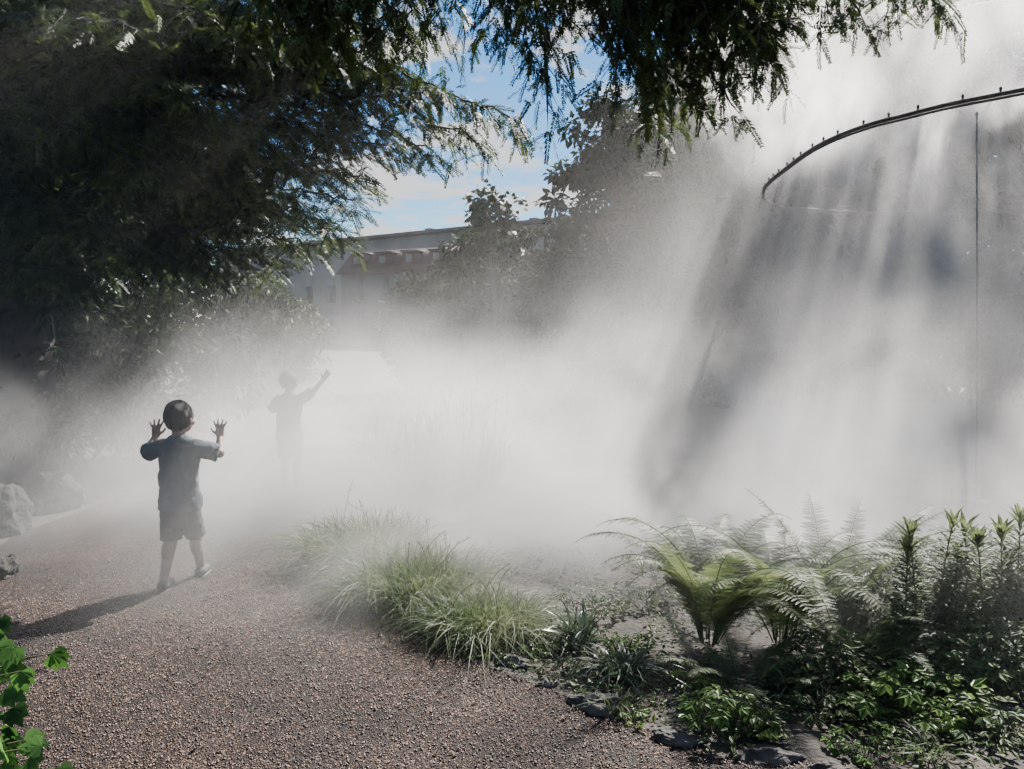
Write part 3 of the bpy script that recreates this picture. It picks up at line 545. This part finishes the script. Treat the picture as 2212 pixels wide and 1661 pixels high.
# ---------------------------------------------------------------- children
def bake(o,voxel,smooth=4,disp=0,ds=.08):
    m_=o.modifiers.new('r','REMESH'); m_.mode='VOXEL'; m_.voxel_size=voxel
    s_=o.modifiers.new('s','SMOOTH'); s_.iterations=smooth; s_.factor=.5
    if disp:
        t=D.textures.new('c','CLOUDS'); t.noise_scale=ds; d_=o.modifiers.new('d','DISPLACE'); d_.texture=t; d_.strength=disp; d_.mid_level=.5
    dg=bpy.context.evaluated_depsgraph_get(); me=D.meshes.new_from_object(o.evaluated_get(dg)); o.modifiers.clear(); old=o.data; o.data=me
    me.polygons.foreach_set('use_smooth',np.ones(len(me.polygons),dtype=bool))
def cap(bm,a,ra,b,rb,flat=False,seg=18):
    a=Vector(a);b=Vector(b);d=b-a; Lc=d.length; q=d.to_track_quat('Z','Y').to_matrix().to_4x4()
    bmesh.ops.create_cone(bm,cap_ends=True,segments=seg,radius1=ra,radius2=rb,depth=Lc,matrix=Matrix.Translation((a+b)/2)@q)
    if not flat: 
        bmesh.ops.create_uvsphere(bm,u_segments=seg,v_segments=10,radius=rb,matrix=Matrix.Translation(b))
    bmesh.ops.create_uvsphere(bm,u_segments=seg,v_segments=10,radius=ra,matrix=Matrix.Translation(a))
def ell(bm,c,r,rot=None,us=24,vs=16):
    m_=Matrix.Translation(c)@(rot or Matrix.Identity(4))@Matrix.Diagonal((*r,1)); bmesh.ops.create_uvsphere(bm,u_segments=us,v_segments=vs,radius=1,matrix=m_)
def loft(bm,rings,n=28):
    vs=[]
    for (cx,cy,z,rx,ry) in rings: vs.append([bm.verts.new((cx+rx*math.cos(i*2*math.pi/n),cy+ry*math.sin(i*2*math.pi/n),z)) for i in range(n)])
    for a,b in zip(vs,vs[1:]):
        for i in range(n): bm.faces.new((a[i],a[(i+1)%n],b[(i+1)%n],b[i]))
    bm.faces.new(vs[0][::-1]); bm.faces.new(vs[-1])
def mk(name,bm,m,e,voxel=None,**k):
    bmesh.ops.recalc_face_normals(bm,faces=bm.faces[:]); me=D.meshes.new(name); bm.to_mesh(me); bm.free(); me.materials.append(m); o=D.objects.new(name,me); C.objects.link(o)
    if voxel: bake(o,voxel,**k)
    else: me.polygons.foreach_set('use_smooth',np.ones(len(me.polygons),dtype=bool))
    o.parent=e; return o
def hand(bm,w,d,side,nrmv,spread=1.0,sc=1.0):
    w=Vector(w); d=Vector(d).normalized(); s=Vector(side); s=(s-d*s.dot(d)).normalized(); n=Vector(nrmv)
    for o_,l in((-.018,.048),(-.006,.052),(.007,.052),(.018,.046)):
        cap(bm,w+s*o_*.6*sc,.0125*sc,w+d*l*sc+s*o_*sc,.0095*sc,seg=10)
    for o_,ang,l in((-.020,-26,.038),(-.007,-9,.048),(.007,7,.052),(.020,20,.046)):
        k=w+d*.05*sc+s*o_*sc; a=R(ang*spread); dd=(d*math.cos(a)+s*math.sin(a)).normalized(); k2=k+dd*l*.5*sc; k3=k2+(dd+n*.25).normalized()*l*.5*sc
        cap(bm,k,.0078*sc,k2,.0068*sc,seg=10); cap(bm,k2,.0068*sc,k3,.0055*sc,seg=10)
    k=w+d*.012*sc+s*.018*sc; a=R(58); dd=(d*math.cos(a)+s*math.sin(a)).normalized(); k2=k+dd*.026*sc; k3=k2+(dd*.7+d*.5).normalized()*.024*sc
    cap(bm,k,.010*sc,k2,.008*sc,seg=10); cap(bm,k2,.008*sc,k3,.006*sc,seg=10)
def child(label,loc,rz,J,shirt,turn=0.0):
    e=empty('person',loc,label,'person'); e.rotation_euler=(0,0,rz)
    hc=Vector(J['head']); HR=Matrix.Rotation(turn,3,'Z'); H=lambda x,y,z: hc+HR@Vector((x,y,z))
    bm=bmesh.new()
    loft(bm,[(0,0,.44,.09,.07),(0,0,.5,.10,.078),(0,0,.6,.092,.068),(0,0,.72,.10,.072),(0,0,.81,.104,.068),(0,0,.86,.07,.055),(0,0,.885,.034,.034)])
    cap(bm,(0,0,.84),.040,(hc.x,hc.y-.005,.93),.036)
    HM=HR.to_4x4()
    ell(bm,hc,(.070,.084,.092),HM); ell(bm,H(0,.03,-.045),(.053,.054,.05),HM); ell(bm,H(0,.090,-.025),(.010,.014,.014),HM)
    for sg in(-1,1): ell(bm,H(sg*.076,0,-.022),(.010,.016,.023),HM); ell(bm,H(sg*.033,.067,-.035),(.021,.018,.02),HM)
    ell(bm,H(0,.080,-.055),(.02,.008,.007),HM)
    for s_ in'LR':
        cap(bm,J['hip'+s_],.066,J['knee'+s_],.040); cap(bm,J['knee'+s_],.040,J['ank'+s_],.024)
        k=Vector(J['knee'+s_]); a=Vector(J['ank'+s_]); ell(bm,k.lerp(a,.3)+Vector((0,-.012,0)),(.036,.041,.075))
        cap(bm,J['ank'+s_],.024,a+Vector((0,-.012,-.035)),.024); cap(bm,a+Vector((0,-.01,-.03)),.025,a+Vector((0,.085,-.045)),.018)
        cap(bm,J['sh'+s_],.040,J['el'+s_],.029); cap(bm,J['el'+s_],.029,J['wr'+s_],.0175)
        hand(bm,J['wr'+s_],J['hd'+s_],(1 if s_=='L' else -1,0.1,0),(0,1,0),J.get('spread',1),1.0)
    mk('body',bm,M['skin'],e,.0042,smooth=3)
    bm=bmesh.new(); loft(bm,[(0,0,.445,.126,.095),(0,0,.50,.122,.094),(0,0,.58,.113,.088),(0,0,.68,.113,.084),(0,0,.77,.119,.082),(0,0,.82,.115,.076),(0,0,.86,.082,.062),(0,0,.885,.050,.048)])
    for s_ in'LR':
        a=Vector(J['sh'+s_]); b=Vector(J['el'+s_]); cap(bm,a+Vector((0,0,-.010)),.050,a.lerp(b,.95),.054,flat=True)
    mk('shirt',bm,shirt,e,.006,smooth=4,disp=.026,ds=.07)
    bm=bmesh.new(); loft(bm,[(0,0,.36,.114,.084),(0,0,.42,.118,.09),(0,0,.50,.115,.088)])
    for s_ in'LR':
        a=Vector(J['hip'+s_]); b=Vector(J['knee'+s_]); cap(bm,a+Vector((0,0,-.05)),.063,a.lerp(b,1.03),.060,flat=True)
    mk('shorts',bm,M['shorts'],e,.006,smooth=3,disp=.018,ds=.07)
    for s_ in'LR':
        a=Vector(J['ank'+s_]); bm=bmesh.new(); zb=a.z-.052
        ell(bm,(a.x,a.y-.005,zb+.026),(.034,.043,.034)); cap(bm,(a.x,a.y,zb+.022),.030,(a.x,a.y+.085,zb+.018),.026)
        sh=mk('shoe',bm,M['shoe'],e,.005,smooth=3)
        bm=bmesh.new(); ell(bm,(a.x,a.y+.035,zb-.004),(.036,.088,.012)); so_=mk('sole',bm,M['sole'],e); so_.parent=sh
    iv_=HR.inverted()
    bm=bmesh.new(); ell(bm,H(0,-.006,.008),(.079,.090,.094),HM,96,64)
    for v in bm.verts:
        q=v.co-hc; a=math.atan2(q.x,q.y); n_=mnoise.noise(Vector((a*3,q.z*20,3)))
        v.co+=q.normalized()*(n_*.006)
    geo=[v for v in bm.verts if (iv_@(v.co-hc)).z < (-.070-.008*math.sin(v.co.x*260) if (iv_@(v.co-hc)).y<.0 else -.070+1.3*(iv_@(v.co-hc)).y)]; bmesh.ops.delete(bm,geom=geo,context='VERTS'); mk('hair',bm,M['hair'],e)
    for sg in(-1,1):
        bm=bmesh.new(); ell(bm,H(sg*.03,.078,-.008),(.009,.006,.008)); mk('eye',bm,M['eye'],e)
    return e
J1=dict(head=(.003,.012,.985),hipL=(-.052,0,.47),hipR=(.052,0,.47),kneeL=(-.056,-.01,.275),kneeR=(.048,.08,.285),ankL=(-.062,-.11,.060),ankR=(.046,.15,.060),
 shL=(-.092,0,.825),shR=(.094,0,.825),elL=(-.212,.05,.770),elR=(.218,.05,.770),wrL=(-.190,.13,.86),wrR=(.192,.13,.86),hdL=(.02,.15,1),hdR=(-.02,.15,1),spread=1.25)
p=G(395,1262); child('small boy in blue t-shirt and dark shorts raising both open hands',p,.0,J1,M['shirt'],-.25)
J2=dict(J1); J2.update(head=(.0,.012,.99),shR=(.10,0,.83),elR=(.215,.03,.89),wrR=(.31,.03,1.0),hdR=(.5,.02,.75),elL=(-.17,.06,.72),wrL=(-.12,.2,.72),hdL=(.3,.6,.3),kneeL=(-.06,.06,.285),ankL=(-.065,.05,.06),ankR=(.065,-.05,.06),kneeR=(.06,.02,.28),spread=.5)
child('faint child farther into the mist with one arm stretched out',(gx(622,7.2),7.2,0),.05,J2,M['shirt2'],-.3).scale=(1.02,)*3
# ---------------------------------------------------------------- mist volume
g=D.node_groups.new('mist_field','GeometryNodeTree'); g.interface.new_socket('Geometry',in_out='OUTPUT',socket_type='NodeSocketGeometry')
nd_=g.nodes; go=nd_.new('NodeGroupOutput'); pos=nd_.new('GeometryNodeInputPosition')
def mth(op,a,b=None,c=None):
    n=nd_.new('ShaderNodeMath'); n.operation=op
    for i,x in enumerate((a,b,c)):
        if x is None: continue
        if isinstance(x,(int,float)): n.inputs[i].default_value=x
        else: g.links.new(x,n.inputs[i])
    return n.outputs[0]
def ramp(v,a,b):
    n=nd_.new('ShaderNodeMapRange'); n.inputs['From Min'].default_value=a; n.inputs['From Max'].default_value=b; g.links.new(v,n.inputs['Value']); return n.outputs[0]
sp=nd_.new('ShaderNodeSeparateXYZ'); g.links.new(pos.outputs[0],sp.inputs[0]); X,Y,Z=sp.outputs
def q2(v,c,r): a=mth('DIVIDE',mth('SUBTRACT',v,c),r); return mth('MULTIPLY',a,a)
def blob(c,r,amp):
    s=mth('ADD',mth('ADD',q2(X,c[0],r[0]),q2(Y,c[1],r[1])),q2(Z,c[2],r[2])); return mth('MULTIPLY',mth('EXPONENT',mth('MULTIPLY',s,-1.)),amp)
def nz(scale,zs,detail,lo,hi,off=0,dist=0):
    c=nd_.new('ShaderNodeCombineXYZ'); g.links.new(mth('ADD',X,off),c.inputs[0]); g.links.new(Y,c.inputs[1]); g.links.new(mth('MULTIPLY',Z,zs),c.inputs[2])
    n=nd_.new('ShaderNodeTexNoise'); n.inputs['Scale'].default_value=scale; n.inputs['Detail'].default_value=detail; n.inputs['Distortion'].default_value=dist; g.links.new(c.outputs[0],n.inputs['Vector'])
    return ramp(n.outputs[0],lo,hi)
low=[((-.3,8.0,.3),(2.7,2.4,.85),.60),((3.9,6.9,.5),(2.7,2.1,.95),.36),((-3.2,6.4,.3),(1.8,1.8,.8),.28),((1.0,4.95,.1),(1.6,.95,.45),1.1),((-1.3,4.2,.4),(1.7,.8,.7),.04),((2.2,3.9,.4),(1.4,.6,.42),.08),((-.3,4.3,.15),(.9,.5,.35),.3)]
acc=None
for b in low:
    v=blob(*b); acc=v if acc is None else mth('ADD',acc,v)
low_=mth('MULTIPLY',acc,mth('ADD',mth('MULTIPLY',nz(.9,.9,6,.46,.58,0,1.0),.97),.03))
low_=mth('ADD',low_,mth('MULTIPLY',blob((-1.75,6.0,.18),(1.15,.7,.56),1.35),mth('ADD',mth('MULTIPLY',nz(.9,.9,5,.4,.6,4,.6),.5),.5)))
low_=mth('ADD',low_,mth('MULTIPLY',blob((-.35,7.2,.75),(.8,1.3,.42),.55),nz(1.1,.9,5,.38,.56,11,.6)))
dx=mth('SUBTRACT',X,5.05); dy=mth('SUBTRACT',Y,7.25); rad=mth('SUBTRACT',mth('SQRT',mth('ADD',mth('MULTIPLY',dx,dx),mth('MULTIPLY',dy,dy))),2.45)
tor=mth('MULTIPLY',mth('EXPONENT',mth('MULTIPLY',mth('ADD',q2(rad,0,.55),q2(Z,3.75,.55)),-1.)),1.4)
tor=mth('MULTIPLY',mth('MULTIPLY',tor,nz(1.9,.5,5,.50,.62,9,.9)),ramp(Z,3.02,3.4))
wisp=mth('MULTIPLY',blob((4.9,8.8,2.5),(1.9,1.0,.8),.30),nz(1.6,.35,5,.46,.64,17,.8))
veil=mth('MULTIPLY',blob((4.2,9.6,2.0),(2.6,1.1,1.3),.14),nz(.7,.6,4,.28,.58,23,.6))
haze=mth('ADD',mth('ADD',mth('MULTIPLY',nz(.3,1,2,.2,.8,3),.0012),blob((-2.1,3.9,1.6),(1.2,.55,1.0),.075)),mth('ADD',wisp,veil))
tot=mth('MULTIPLY',mth('ADD',mth('ADD',low_,tor),haze),ramp(Y,2.4,3.4))
vc=nd_.new('GeometryNodeVolumeCube'); g.links.new(tot,vc.inputs['Density']); vc.inputs['Min'].default_value=(-6.5,2.4,.0); vc.inputs['Max'].default_value=(9.,13,5.2)
vc.inputs['Resolution X'].default_value=130; vc.inputs['Resolution Y'].default_value=90; vc.inputs['Resolution Z'].default_value=48
m,nt,o=mat('mist'); vs=nt.nodes.new('ShaderNodeVolumeScatter'); vs.inputs['Color'].default_value=(.99,.98,.97,1); vs.inputs['Anisotropy'].default_value=.45
at=nt.nodes.new('ShaderNodeAttribute'); at.attribute_name='density'; nt.links.new(at.outputs['Fac'],vs.inputs['Density']); nt.links.new(vs.outputs[0],o.inputs['Volume'])
m.cycles.volume_step_rate=3.2
sm=nd_.new('GeometryNodeSetMaterial'); sm.inputs['Material'].default_value=m; g.links.new(vc.outputs[0],sm.inputs[0]); g.links.new(sm.outputs[0],go.inputs[0])
me=D.meshes.new('mist'); mo=D.objects.new('mist',me); C.objects.link(mo); me.materials.append(m); md=mo.modifiers.new('g','NODES'); md.node_group=g
tag(mo,'white water mist drifting over the path, pond and plants','mist',kind='stuff')
